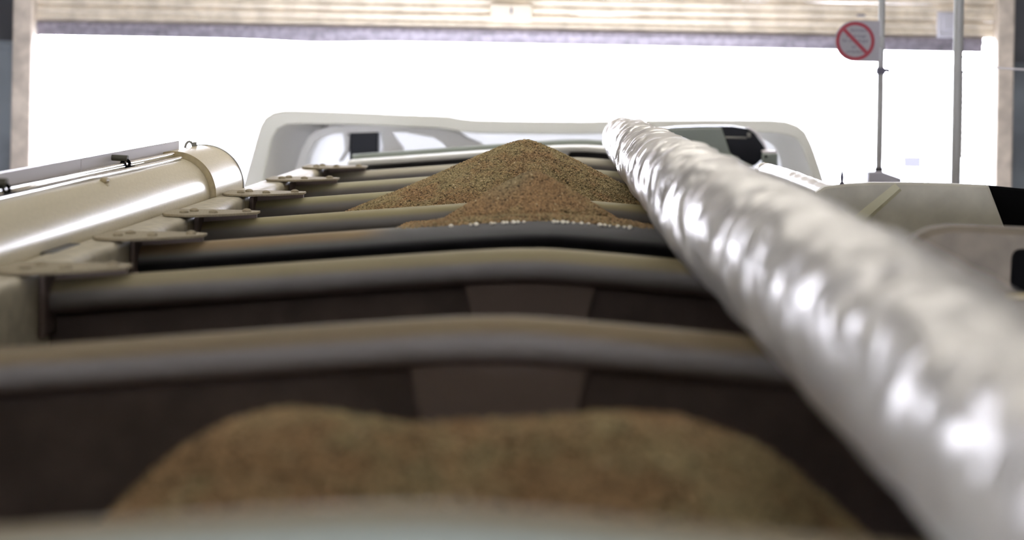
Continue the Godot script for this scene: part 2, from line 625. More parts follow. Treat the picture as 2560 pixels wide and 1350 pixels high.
func _trailer() -> void:
	var t := thing("feed_trailer", "open topped bulk feed trailer with cambered cross bars and cream side rail", "trailer", Vector3.ZERO)
	var b := MB.new()
	# shell of the hopper: side walls, ends, floor
	b.box(Vector3(-1.243, 2.35, -4.85), Vector3(0.09, 2.66, 6.6), 0.01)
	b.box(Vector3(X_RIGHT + 0.03, 2.42, -4.85), Vector3(0.06, 2.84, 6.6), 0.01)
	b.box(Vector3(-0.37, 1.1, -4.85), Vector3(1.72, 0.2, 6.6), 0.01)
	b.box(Vector3(-0.37, 2.4, -1.545), Vector3(1.72, 2.86, 0.03), 0.01)
	part("hopper_shell", b, M.inside_steel, t)
	b = MB.new()
	b.box(Vector3(-0.7, 0.85, -4.85), Vector3(0.14, 0.3, 6.4), 0.01)
	b.box(Vector3(0.0, 0.85, -4.85), Vector3(0.14, 0.3, 6.4), 0.01)
	for z in [-2.6, -3.9]:
		b.rod(Vector3(-1.1, 0.5, z), Vector3(0.45, 0.5, z), 0.07)
		b.box(Vector3(-0.35, 0.62, z), Vector3(0.9, 0.2, 0.12), 0.01)
	for x in [-0.7, 0.0]:
		b.box(Vector3(x, 0.4, -7.4), Vector3(0.1, 0.8, 0.1), 0.01)
		b.box(Vector3(x, 0.02, -7.4), Vector3(0.24, 0.04, 0.24), 0.01)
	part("chassis", b, M.dark_steel, t)
	for z in [-2.6, -3.9]:
		for x in [-1.06, 0.4]:
			b = MB.new()
			b.xf = Transform3D(Basis(Vector3.UP, PI / 2), Vector3(x, 0.5, z))
			b.lathe_z(Vector2.ZERO, [[-0.14, 0.02], [-0.14, 0.3], [-0.15, 0.42], [-0.12, 0.49], [-0.06, 0.5], [0.06, 0.5], [0.12, 0.49], [0.15, 0.42], [0.14, 0.3], [0.14, 0.02]], 32)
			part("wheel", b, M.tyre, t)

	# the left rail: a hollow section with rounded shoulders
	var sec := rounded(poly([-1.29, 3.66, -1.29, 3.846, -1.182, 3.846, -1.182, 3.66]), 0.026, 6)
	b = MB.new()
	b.extrude(sec, -7.02, -1.52, 0.003)
	part("side_rail", b, M.cream_paint, t)
	# a thin joint strip wraps the rail between two bars
	for z in [-4.70, -5.42, -6.08]:
		b = MB.new()
		var rows := []
		for zz in [z - 0.004, z + 0.004]:
			var row := PackedVector3Array()
			for p in rounded(poly([-1.2915, 3.66, -1.2915, 3.8475, -1.1805, 3.8475, -1.1805, 3.66]), 0.026, 6):
				row.append(Vector3(p.x, p.y, zz))
			rows.append(row)
		b.loft(rows, true)
		part("joint_strip", b, M.tank_edge, t)
	# a dark slot where the rail meets the tank
	b = MB.new()
	b.box(Vector3(-1.272, 3.842, -3.9), Vector3(0.03, 0.012, 0.2), 0.003)
	part("drain_slot", b, M.dark_steel, t)

	var plate := poly([-1.262, 0.10, -1.245, 0.128, -1.215, 0.143, -1.170, 0.146, -1.10, 0.108, -1.03, 0.045, -1.012, 0.022, -1.014, -0.026, -1.06, -0.035, -1.15, -0.04, -1.262, -0.035])
	for i in BAR_Z.size():
		var z: float = BAR_Z[i]
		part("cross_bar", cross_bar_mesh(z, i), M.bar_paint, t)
		# flange that closes the end of the bar against the rail
		b = MB.new()
		b.box(Vector3(-1.174, 3.775, -z + 0.02), Vector3(0.012, 0.13, 0.10), 0.002)
		part("end_flange", b, M.plate_steel, t)
		# upright web that carries the gusset plate
		b = MB.new()
		b.extrude(poly([-1.17, 3.849, -1.018, 3.849, -1.018, 3.825, -1.17, 3.79]), -z - 0.006, -z + 0.006, 0.001)
		part("gusset_web", b, M.plate_steel, t)
		# gusset plate, lying on rail and bar
		b = MB.new()
		var rot := Transform3D(Basis(Vector3.RIGHT, PI / 2), Vector3(0, 3.851, -z))
		b.xf = rot
		b.extrude(plate, -0.0035, 0.0035, 0.001)
		var g := part("gusset_plate", b, M.dusty_plate, t)
		for p in [[-1.044, 0.015], [-1.126, 0.07], [-1.19, 0.03], [-1.205, 0.085]]:
			b = MB.new()
			var rows := []
			for q in [[0.0, 0.013], [0.004, 0.013], [0.007, 0.010], [0.009, 0.004]]:
				var row := PackedVector3Array()
				for j in 12:
					var a: float = TAU * j / 12
					row.append(Vector3(p[0] + cos(a) * q[1], 3.8545 + q[0], -z + p[1] + sin(a) * q[1]))
				rows.append(row)
			b.loft(rows, true, Vector3.ZERO, [], true)
			part("bolt", b, M.dusty_plate, g)
		# dividing wall under the bar, with a tapered plate in its middle
		b = MB.new()
		var pl := PackedVector2Array()
		for q in 33:
			var x := lerpf(X_LEFT - 0.01, X_RIGHT + 0.01, q / 32.0)
			pl.append(Vector2(x, bar_top(x) - 0.045))
		pl.append(Vector2(X_RIGHT + 0.01, 1.2))
		pl.append(Vector2(X_LEFT - 0.01, 1.2))
		b.extrude(pl, -z - 0.018, -z - 0.006, 0.0)
		var w := part("divider", b, M.inside_steel, t)
		b = MB.new()
		b.extrude(poly([-0.312, 3.84, -0.03, 3.84, -0.065, 3.68, -0.277, 3.68]), -z - 0.006, -z + 0.014, 0.005)
		part("stiffener_plate", b, M.plate_steel, w)

	# rear rim close to the lens: dusty on its far edge, bare paint on the near one
	var rows := []
	var cols := []
	for q in 81:
		var x := lerpf(-1.29, X_RIGHT + 0.06, q / 80.0)
		var row := PackedVector3Array()
		var cr := PackedColorArray()
		for j in 24:
			var a := TAU * j / 24.0
			row.append(Vector3(x, bar_top(x) - 0.05 + 0.05 * sin(a), -1.49 + 0.05 * cos(a)))
			cr.append(lin(124, 110, 82).lerp(lin(122, 126, 118), smoother(0.3, 0.7, cos(a) + 0.2 * fn.get_noise_2d(x * 40.0, 3.0))))
		rows.append(row)
		cols.append(cr)
	b = MB.new()
	b.loft(rows, true, Vector3.ZERO, cols, true)
	part("rear_rim", b, M.bar_paint, t)

	# front wall and rim: a raised lip over a pale cap
	b = MB.new()
	var fw := PackedVector2Array()
	for q in 41:
		var x := lerpf(-1.28, X_RIGHT + 0.05, q / 40.0)
		fw.append(Vector2(x, bar_top(x) - 0.03))
	fw.append(Vector2(X_RIGHT + 0.05, 1.0))
	fw.append(Vector2(-1.28, 1.0))
	b.extrude(fw, -8.17, -8.13, 0.0)
	part("front_wall", b, M.dark_steel, t)
	b = MB.new()
	var cap := PackedVector2Array()
	for q in 41:
		var x := lerpf(-1.26, X_RIGHT + 0.05, q / 40.0)
		cap.append(Vector2(x, bar_top(x) - 0.006))
	for q in 41:
		var x := lerpf(X_RIGHT + 0.05, -1.26, q / 40.0)
		cap.append(Vector2(x, bar_top(x) - 0.034))
	b.extrude(cap, -8.16, -7.98, 0.006)
	part("front_cap", b, M.fairing_white, t)
	b = MB.new()
	var path := PackedVector3Array()
	for q in 41:
		var x := lerpf(-1.26, X_RIGHT + 0.05, q / 40.0)
		path.append(Vector3(x, bar_top(x) + 0.002, -8.15))
	b.sweep(path, 0.016, 12)
	part("front_lip", b, M.panel_green, t)
	b = MB.new()
	b.extrude(poly([-0.34, 3.835, -0.34, 3.88, -0.20, 3.88, -0.235, 3.835]), -8.12, -7.99, 0.004)
	part("bracket", b, M.fairing_side, t)


func _tank() -> void:
	var t := thing("cylindrical_tank", "long cream painted cylindrical tank lying along the left side rail", "tank", Vector3(-1.405, 3.852, 0))
	var o := Vector2.ZERO
	var b := MB.new()
	b.lathe_z(o, [[-5.42, 0.119], [-4.4, 0.119], [-3.4, 0.119], [-2.4, 0.119], [-1.4, 0.119]], 96)
	part("tank_body", b, M.tank_paint, t)
	b = MB.new()
	b.lathe_z(o, [[-1.4, 0.119], [-1.398, 0.117], [-1.395, 0.06], [-1.395, 0.002]], 64)
	part("rear_cap", b, M.tank_paint, t)
	b = MB.new()
	b.lathe_z(o, [[-5.385, 0.118], [-5.385, 0.134], [-5.389, 0.138]], 96)
	part("collar", b, M.tank_edge, t)  # darker colour carries the shade on the step facing the lens
	b = MB.new()
	b.lathe_z(o, [[-5.389, 0.138], [-5.45, 0.138], [-5.6, 0.138], [-5.78, 0.138]], 96)
	var ec := part("end_sleeve", b, M.tank_paint, t)
	b = MB.new()
	b.lathe_z(o, [[-5.775, 0.138], [-5.777, 0.1405], [-5.79, 0.1405], [-5.792, 0.136], [-5.792, 0.002]], 96)
	part("end_ring", b, M.grey_steel, ec)
	# latch on top of the sleeve
	b = MB.new()
	var arc := PackedVector3Array()
	for k in 9:
		var a := PI * k / 8.0
		arc.append(Vector3(-0.034 + 0.014 * cos(a), 0.128 + 0.024 * sin(a), -5.72))
	b.sweep(arc, 0.0045, 10)
	b.box(Vector3(-0.015, 0.143, -5.72), Vector3(0.014, 0.016, 0.02), 0.003)
	part("latch", b, M.grey_steel, ec)
	# weld seam low on the sleeve
	b = MB.new()
	b.rod(Vector3(0.136, -0.02, -5.42), Vector3(0.1365, -0.012, -5.76), 0.004)
	part("weld_seam", b, M.tank_paint, ec)
	# two bright rods on top, held by rubber clips
	b = MB.new()
	b.rod(Vector3(0.005, 0.130, -5.36), Vector3(0.005, 0.130, -1.6), 0.006)
	part("rod", b, M.chrome, t)
	b = MB.new()
	var wav := PackedVector3Array()
	for k in 61:
		var z := lerpf(-5.34, -1.6, k / 60.0)
		wav.append(Vector3(0.034 + 0.004 * fn.get_noise_1d(z * 120.0), 0.119 + 0.002 * fn.get_noise_1d(z * 150.0 + 77.0), z))
	b.sweep(wav, 0.006, 10)
	part("rod", b, M.chrome, t)
	for z in [-1.96, -2.92, -3.88, -4.84]:
		b = MB.new()
		b.rod(Vector3(-0.035, 0.148, z), Vector3(0.012, 0.146, z), 0.009, 14)
		var cl := part("clip", b, M.olive_cap, t)
		b = MB.new()
		var ring := PackedVector3Array()
		for k in 13:
			var a := lerpf(-0.6, PI + 0.4, k / 12.0)
			ring.append(Vector3(0.006 + 0.0115 * cos(a), 0.130 + 0.0115 * sin(a), z))
		b.sweep(ring, 0.005, 8)
		b.box(Vector3(0.02, 0.121, z), Vector3(0.03, 0.01, 0.014), 0.003)
		part("clip_strap", b, M.black, cl)
	# translucent strip that stands on the crown, in two lengths
	for s in [[-5.585, -4.565], [-4.558, -3.0], [-2.993, -1.6]]:
		b = MB.new()
		b.box(Vector3(-0.035, 0.139, (s[0] + s[1]) / 2), Vector3(0.004, 0.045, s[1] - s[0]), 0.001)
		part("plastic_strip", b, M.clear_strip, t, "upright translucent plastic strip")
		b = MB.new()
		b.rod(Vector3(-0.035, 0.1625, s[0]), Vector3(-0.035, 0.1625, s[1]), 0.0024, 8)
		part("strip_edge", b, M.chrome, t)
	# a little bent tab on the flank
	b = MB.new()
	b.xf = Transform3D(Basis(Vector3.BACK, -0.42), Vector3(0.052, 0.107, -4.48))
	b.box(Vector3(0.002, 0.004, 0), Vector3(0.018, 0.012, 0.03), 0.003)
	b.box(Vector3(0.006, -0.002, 0.012), Vector3(0.034, 0.003, 0.02), 0.001)
	part("tab", b, M.tank_edge, t)
	# cradle that carries the tank on the side of the trailer
	for z in [-2.0, -3.7, -5.2]:
		b = MB.new()
		b.extrude(poly([-0.13, -0.02, -0.10, -0.12, 0.02, -0.16, 0.171, -0.30, 0.171, -0.10, 0.10, -0.064, 0.06, -0.1, 0.0, -0.117, -0.06, -0.1, -0.11, -0.03]), z - 0.02, z + 0.02, 0.003)
		part("cradle", b, M.cream_paint, t)


func _cab() -> void:
	var t := thing("truck_cab", "white truck cab seen from behind with a hollow roof fairing", "truck cab", Vector3(-0.4, 0, -9.3))
	var off := Transform3D(Basis.IDENTITY, Vector3(0.4, 0, 9.3))
	var outer := poly([-1.953, 3.546, -1.922, 3.671, -1.883, 3.818, -1.851, 3.933, -1.827, 3.977, -1.786, 4.005, -1.724, 4.018, -1.620, 4.018, -1.328, 4.013, -1.120, 4.007, -0.953, 4.005, -0.870, 4.003, -0.817, 3.993, -0.744, 3.986, -0.494, 3.985, -0.182, 3.988, 0.130, 4.000, 0.547, 4.010, 0.818, 4.013, 0.891, 4.008, 0.954, 3.988, 0.996, 3.954, 1.028, 3.892, 1.072, 3.778, 1.129, 3.602])
	var inner := poly([-1.840, 3.548, -1.816, 3.704, -1.780, 3.872, -1.749, 3.920, -1.702, 3.942, -1.618, 3.947, -1.327, 3.947, -1.118, 3.942, -0.993, 3.940, -0.889, 3.936, -0.816, 3.923, -0.743, 3.916, -0.493, 3.916, -0.181, 3.920, 0.132, 3.932, 0.548, 3.941, 0.756, 3.947, 0.850, 3.945, 0.910, 3.935, 0.940, 3.920, 0.962, 3.900, 0.980, 3.866, 1.000, 3.810, 1.022, 3.756, 1.067, 3.601])
	var deep := poly([-1.70, 3.546, -1.655, 3.72, -1.615, 3.83, -1.585, 3.872, -1.55, 3.893, -1.49, 3.907, -1.327, 3.915, -1.118, 3.917, -0.993, 3.917, -0.889, 3.914, -0.816, 3.908, -0.743, 3.902, -0.493, 3.902, -0.181, 3.906, 0.132, 3.918, 0.548, 3.925, 0.70, 3.920, 0.78, 3.905, 0.83, 3.885, 0.86, 3.86, 0.88, 3.83, 0.895, 3.79, 0.905, 3.75, 0.915, 3.70, 0.93, 3.60])
	var rows := []
	var b := MB.new()
	b.xf = off
	for group in [[[outer, -9.25, 1.0], [outer, -8.9, 1.0], [outer, -8.825, 1.0], [outer, -8.806, 0.97], [outer, -8.80, 0.90]], [[outer, -8.80, 0.90], [inner, -8.797, 0.90]], [[inner, -8.797, 0.90], [inner, -8.801, 0.97], [inner, -8.812, 1.0]]]:
		rows = []
		for s in group:
			var row := PackedVector3Array()
			for i in outer.size():
				var p: Vector2 = s[0][i]
				var other: Vector2 = inner[i] if s[0] == outer else outer[i]
				p = other.lerp(p, s[2])
				row.append(Vector3(p.x, p.y, s[1]))
			rows.append(row)
		b.loft(rows, false, Vector3(0, 0, 1))
	part("fairing_rim", b, M.fairing_white, t)
	rows = []
	for s in [[0.0, -8.812], [0.06, -8.86], [0.16, -8.93], [0.36, -9.0], [0.7, -9.06], [1.0, -9.12]]:
		var row := PackedVector3Array()
		for i in outer.size():
			var p := inner[i].lerp(deep[i], s[0])
			row.append(Vector3(p.x, p.y, s[1]))
		rows.append(row)
	b = MB.new()
	b.xf = off
	b.loft(rows, false, Vector3(0, -1, 0.3))
	part("fairing_wall", b, M.fairing_side, t)
	# thin front shell: daylight glows through it
	rows = []
	for k in 9:
		var u := k / 8.0
		var row := PackedVector3Array()
		for i in deep.size():
			var p := deep[i]
			row.append(Vector3(p.x, lerpf(p.y, 3.55, u), -9.12 - 0.22 * sin(u * PI * 0.5)))
		rows.append(row)
	b = MB.new()
	b.xf = off
	b.loft(rows, false, Vector3(0, 0, 1))
	part("fairing_shell", b, M.fairing_skin, t)
	# arched rib, dark unit and bracing inside the hollow
	var rib := poly([-1.72, 3.56, -1.69, 3.68, -1.655, 3.80, -1.62, 3.872, -1.575, 3.912, -1.50, 3.936, -1.25, 3.944, -1.05, 3.944, -1.05, 3.908, -1.25, 3.906, -1.47, 3.896, -1.54, 3.878, -1.585, 3.848, -1.615, 3.79, -1.645, 3.68, -1.672, 3.56])
	b = MB.new()
	b.xf = off
	b.extrude(rib, -9.1, -8.93, 0.004)
	part("arched_rib", b, M.fairing_side, t)
	b = MB.new()
	b.xf = off
	b.extrude(rounded(poly([-1.411, 3.70, -1.410, 3.902, -1.262, 3.905, -1.258, 3.70]), 0.014, 3), -9.1, -9.0, 0.006)
	part("dark_unit", b, M.glass_dark, t, "near black box in the hollow of the fairing")
	b = MB.new()
	b.xf = off
	b.extrude(poly([-1.458, 3.91, -1.43, 3.91, -1.412, 3.87, -1.418, 3.80, -1.455, 3.74, -1.475, 3.74, -1.44, 3.80, -1.445, 3.87]), -9.08, -9.02, 0.004)
	part("bracket", b, M.fairing_side, t)
	b = MB.new()
	b.xf = off
	b.extrude(poly([-1.25, 3.905, -1.20, 3.91, -1.17, 3.87, -1.13, 3.82, -1.11, 3.76, -1.25, 3.76, -1.235, 3.83]), -9.08, -9.02, 0.004)
	part("bracket", b, M.fairing_side, t)
	b = MB.new()
	b.xf = off
	b.extrude(poly([-1.09, 3.94, -0.90, 3.935, -0.82, 3.915, -0.775, 3.885, -0.71, 3.86, -0.66, 3.83, -0.88, 3.83, -0.905, 3.855, -0.955, 3.885, -1.09, 3.905]), -8.98, -8.90, 0.006)
	part("brace", b, M.fairing_side, t)
	# the cab itself, below what the lens sees
	b = MB.new()
	b.xf = off
	b.extrude(rounded(poly([-1.9, 0.75, -1.92, 3.4, -1.85, 3.56, 1.05, 3.60, 1.1, 3.4, 1.08, 0.75]), 0.1, 4), -10.6, -8.72, 0.06)
	part("cab_body", b, M.fairing_white, t)
	for z in [-9.0, -10.2]:
		for x in [-1.75, 0.95]:
			b = MB.new()
			b.xf = off * Transform3D(Basis(Vector3.UP, PI / 2), Vector3(x, 0.5, z))
			b.lathe_z(Vector2.ZERO, [[-0.14, 0.02], [-0.14, 0.3], [-0.15, 0.42], [-0.12, 0.49], [-0.06, 0.5], [0.06, 0.5], [0.12, 0.49], [0.15, 0.42], [0.14, 0.3], [0.14, 0.02]], 28)
			part("wheel", b, M.tyre, t)
	b = MB.new()
	b.xf = off
	b.box(Vector3(-0.4, 0.72, -9.6), Vector3(2.2, 0.3, 1.8), 0.02)
	part("cab_chassis", b, M.dark_steel, t)


func _dark_housing() -> void:
	var t := thing("equipment_housing", "dark rounded housing with grey green panel, behind the silver roll on the trailer front", "housing", Vector3(0.4, 3.8, -8.0))
	var off := Transform3D(Basis.IDENTITY, Vector3(-0.4, -3.8, 8.0))
	var b := MB.new()
	b.xf = off
	b.extrude(poly([0.10, 3.80, 0.12, 3.942, 0.195, 3.985, 0.290, 3.998, 0.422, 4.005, 0.555, 4.007, 0.620, 3.998, 0.660, 3.975, 0.700, 3.925, 0.722, 3.884, 0.705, 3.857, 0.672, 3.826, 0.62, 3.80]), -8.06, -8.0, 0.006)
	part("dark_shell", b, M.glass_dark, t)
	b = MB.new()
	b.xf = off
	b.extrude(poly([0.125, 3.82, 0.135, 3.94, 0.20, 3.978, 0.292, 3.990, 0.422, 3.997, 0.505, 3.998, 0.522, 3.950, 0.545, 3.884, 0.57, 3.858, 0.46, 3.862, 0.40, 3.862, 0.32, 3.85]), -8.002, -7.985, 0.004)
	part("side_panel", b, M.panel_green, t)
	b = MB.new()
	b.xf = off
	b.sweep(PackedVector3Array([Vector3(0.55, 3.86, -7.985), Vector3(0.575, 3.85, -7.985), Vector3(0.62, 3.83, -7.985), Vector3(0.655, 3.815, -7.985)]), 0.006, 8)
	part("lower_trim", b, M.panel_green, t)
	b = MB.new()
	b.xf = off
	b.sweep(PackedVector3Array([Vector3(0.628, 4.0, -8.02), Vector3(0.668, 3.978, -8.02), Vector3(0.708, 3.928, -8.02), Vector3(0.728, 3.884, -8.02)]), 0.006, 8)
	part("edge_highlight", b, M.wire_white, t)  # white strip that paints the highlight along the housing edge
	b = MB.new()
	b.xf = off
	b.box(Vector3(0.636, 3.965, -7.995), Vector3(0.018, 0.022, 0.014), 0.003)
	b.box(Vector3(0.57, 3.952, -7.995), Vector3(0.11, 0.008, 0.014), 0.002)
	part("latch", b, M.grey_steel, t)
	b = MB.new()
	b.xf = off
	b.box(Vector3(0.729, 3.845, -7.93), Vector3(0.070, 0.08, 0.08), 0.005)
	var s := part("side_box", b, M.panel_green, t)
	b = MB.new()
	b.xf = off
	b.box(Vector3(0.727, 3.891, -7.94), Vector3(0.066, 0.014, 0.09), 0.004)
	part("box_lid", b, M.wire_white, s)
	b = MB.new()
	b.xf = off
	b.rod(Vector3(0.708, 3.872, -7.90), Vector3(0.708, 3.872, -7.888), 0.007, 10)
	part("socket", b, M.black, s)


func _machine() -> void:
	var t := thing("machine_housing", "beige sheet metal machine housing standing beside the trailer, right of the silver roll", "machine", Vector3(1.2, 0, -4.4))
	var off := Transform3D(Basis.IDENTITY, Vector3(-1.2, 0, 4.4))
	var b := MB.new()
	b.xf = off
	b.box(Vector3(1.26, 1.87, -4.42), Vector3(1.3, 3.74, 1.34), 0.02)
	part("cabinet", b, M.machine_tan, t)
	b = MB.new()
	b.xf = off
	b.extrude(poly([0.575, 3.72, 0.575, 3.94, 0.60, 3.956, 0.66, 3.964, 0.733, 3.970, 0.85, 3.972, 0.961, 3.971, 1.065, 3.968, 1.113, 3.849, 1.135, 3.72]), -4.85, -4.8, 0.006)
	part("rear_hood", b, M.machine_beige, t)
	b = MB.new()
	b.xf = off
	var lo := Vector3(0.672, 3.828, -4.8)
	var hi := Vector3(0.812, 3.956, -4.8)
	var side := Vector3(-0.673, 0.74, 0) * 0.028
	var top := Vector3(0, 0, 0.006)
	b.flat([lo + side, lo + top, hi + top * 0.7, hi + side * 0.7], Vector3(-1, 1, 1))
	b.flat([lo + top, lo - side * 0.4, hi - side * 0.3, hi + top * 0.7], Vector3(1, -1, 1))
	part("pressed_crease", b, M.crease_sheen, t, "crease with a painted highlight")
	b = MB.new()
	b.xf = off
	b.extrude(poly([1.068, 3.966, 1.17, 3.958, 1.45, 3.944, 1.45, 3.72, 1.137, 3.72, 1.115, 3.849]), -4.87, -4.83, 0.006)
	part("dark_window", b, M.black, t)
	b = MB.new()
	b.xf = off
	b.extrude(poly([0.585, 3.72, 0.621, 3.852, 0.640, 3.896, 0.664, 3.927, 0.698, 3.945, 0.742, 3.953, 0.812, 3.952, 0.900, 3.949, 1.022, 3.946, 1.45, 3.935, 1.45, 3.72]), -3.79, -3.7, 0.012)
	part("front_hood", b, M.machine_tan, t)
	b = MB.new()
	b.xf = off
	b.extrude(rounded(poly([0.871, 3.816, 0.874, 3.907, 1.2, 3.908, 1.2, 3.816]), 0.022, 4), -3.72, -3.694, 0.003)
	part("opening_black_panel", b, M.black, t)  # flat black panel stands in for the darkness of a hole
	b = MB.new()
	b.xf = off
	b.box(Vector3(1.05, 3.806, -3.69), Vector3(0.38, 0.014, 0.04), 0.004)
	part("opening_sill", b, M.tank_edge, t)
	# stub aerial on the far edge
	var a := thing("stub_aerial", "tiny dark pointed aerial on the far edge of the beige housing", "aerial", Vector3(0.652, 3.958, -4.83))
	b = MB.new()
	var rows := []
	for q in [[0.0, 0.007], [0.008, 0.006], [0.012, 0.003], [0.018, 0.004], [0.026, 0.0045], [0.034, 0.003], [0.042, 0.001]]:
		var row := PackedVector3Array()
		for j in 10:
			row.append(Vector3(cos(TAU * j / 10) * q[1], q[0], sin(TAU * j / 10) * q[1]))
		rows.append(row)
	b.loft(rows, true, Vector3.ZERO, [], true)
	part("aerial_rod", b, M.wire_dark, a)


const ROLL := [[0.9, 0.378, 0.106], [1.5, 0.350, 0.108], [2.0, 0.312, 0.112], [2.4, 0.290, 0.113], [2.85, 0.257, 0.114], [3.4, 0.214, 0.115], [3.92, 0.184, 0.114], [4.4, 0.157, 0.110], [5.0, 0.130, 0.105], [5.8, 0.094, 0.099], [6.6, 0.058, 0.092], [7.12, 0.036, 0.086]]


func roll_at(z: float) -> Vector2:
	for i in ROLL.size() - 1:
		if z <= ROLL[i + 1][0]:
			var t := clampf((z - ROLL[i][0]) / (ROLL[i + 1][0] - ROLL[i][0]), 0.0, 1.0)
			t = lerpf(t, t * t * (3.0 - 2.0 * t), 0.5)
			return Vector2(lerpf(ROLL[i][1], ROLL[i + 1][1], t), lerpf(ROLL[i][2], ROLL[i + 1][2], t))
	return Vector2(ROLL[-1][1], ROLL[-1][2])


func _tarp_roll() -> void:
	var f := FastNoiseLite.new()
	f.seed = 21
	f.frequency = 1.0
	f.fractal_octaves = 2
	var g := FastNoiseLite.new()
	g.seed = 8
	g.frequency = 1.0
	g.fractal_type = FastNoiseLite.FRACTAL_NONE
	var rows := []
	var N := 120
	var R := 1100
	for i in R:
		var u := float(i) / (R - 1)
		var z := lerpf(0.95, 7.14, u)
		var rr := roll_at(z)
		var end := sqrt(maxf(0.0, 1.0 - pow(clampf((z - 7.06) / 0.081, 0.0, 1.0), 2.0)))
		var row := PackedVector3Array()
		for j in N:
			var a := TAU * j / N
			var ca := cos(a)
			var sa := sin(a)
			# folds run round the roll, leaning a little; they fade towards the crown
			var lean := z - 0.14 * sin(a - 0.6)
			var warp := 0.05 * f.get_noise_3d(ca * 0.8, sa * 0.8, z * 3.0)
			var n1 := g.get_noise_3d(ca * 0.28, sa * 0.28, (lean + warp) * 6.0)
			var n2 := g.get_noise_3d(ca * 0.40 + 7.0, sa * 0.40, (lean + warp) * 15.0)
			var n3 := f.get_noise_3d(ca * 0.7, sa * 0.7 + 30.0, z * 1.4)
			var n4 := g.get_noise_3d(ca * 0.9 + 50.0, sa * 0.9, (lean + warp) * 42.0)
			var mask := lerpf(0.5, 1.0, smoother(-0.5, 0.8, -ca))
			var r := rr.y - 0.003 + 0.007 * n3 + mask * (0.014 * (0.35 - absf(n1)) + 0.013 * (0.3 - absf(n2)) - 0.007 * pow(1.0 - absf(n2), 7.0) + 0.002 * n4)
			# outer edge of the rolled sheet, wandering along the crown
			var seam := 1.15 + 0.18 * g.get_noise_2d(z * 1.1, 90.0) + 0.05 * g.get_noise_2d(z * 9.0, 33.0)
			var da := wrapf(a - seam, -PI, PI)
			r += 0.006 * smoother(-0.03, 0.03, da) * smoother(1.6, 0.2, da)
			r *= lerpf(0.25, 1.0, end) if end < 1.0 else 1.0
			var y := bar_top(rr.x) + rr.y - 0.002 + sa * r
			# it lies on the bars: a little flattened underneath
			if sa < 0.0:
				y = maxf(y, bar_top(rr.x + ca * r) + 0.0005) if absf(ca) < 0.75 else y
			row.append(Vector3(rr.x + ca * r, y, -z))
		rows.append(row)
	var b := MB.new()
	b.loft(rows, true, Vector3.ZERO, [], true)
	var t := thing("tarpaulin_roll", "long crumpled silver white rolled tarpaulin lying across the cross bars", "tarpaulin", Vector3(0.2, 3.88, -4.4))
	b.xf = Transform3D.IDENTITY
	var o := part("rolled_sheet", b, M.tarp_foil, t)
	o.position = -t.position
	# the tucked corner of the sheet at the far end
	rows = []
	for i in 13:
		var u := i / 12.0
		var r := 0.034 * sqrt(maxf(0.02, 1.0 - pow(u * 2.0 - 1.0, 2.0)))
		var row := PackedVector3Array()
		for j in 20:
			var a := TAU * j / 20
			row.append(Vector3(0.098 + cos(a) * r * 1.1, 4.035 + sin(a) * r + 0.004 * f.get_noise_2d(a * 2.0, u * 6.0), -7.12 + u * 0.30))
		rows.append(row)
	b = MB.new()
	b.loft(rows, true, Vector3.ZERO, [], true)
	o = part("tucked_corner", b, M.tarp_foil, t)
	o.position = -t.position


func _small_roll() -> void:
	var t := thing("foil_hose", "short bright foil wrapped hose between the silver roll and the beige housing", "hose", Vector3(0.55, 3.87, -5.9))
	var path := PackedVector3Array()
	var rad := []
	for k in 61:
		var u := k / 60.0
		var z := lerpf(-6.3, -5.0, u)
		path.append(Vector3(lerpf(0.545, 0.665, u), 3.906 + 0.03 * u * (1.0 - u), z) - t.position)
		rad.append((0.031 + 0.0006 * fn.get_noise_1d(u * 700.0) + 0.0015 * fn.get_noise_1d(u * 2500.0)) * (sqrt(clampf(u * 14.0 + 0.05, 0.0, 1.0))))
	var b := MB.new()
	b.sweep(path, rad, 24)
	part("foil_wrap", b, M.bright_foil, t)
	b = MB.new()
	b.sweep(PackedVector3Array([path[1], path[2], path[4], path[6]]), [0.012, 0.029, 0.033, 0.033], 20)
	part("hose_cuff", b, M.tank_edge, t)


# ---------------------------------------------------------------- feed
func grain_mesh() -> ArrayMesh:
	var b := MB.new()
	var rows := []
	for q in [[-0.8, 0.45], [-0.1, 1.0], [0.65, 0.62]]:
		var row := PackedVector3Array()
		for j in 5:
			var a: float = TAU * j / 5.0 + q[0]
			row.append(Vector3(cos(a) * q[1] * 1.15, q[0], sin(a) * q[1] * 0.9))
		rows.append(row)
	b.loft(rows, true, Vector3.ZERO, [], true)
	return b.mesh()


func feed_color(x: float, z: float, tone := 0.0) -> Color:
	var k := fn.get_noise_2d(x * 420.0 + 400.0, z * 420.0) + 0.5 * fn.get_noise_2d(x * 1500.0, z * 1500.0 + 90.0)
	return lin(170, 138, 98).lerp(lin(172, 154, 112), smoother(-0.45, 0.5, k + tone))


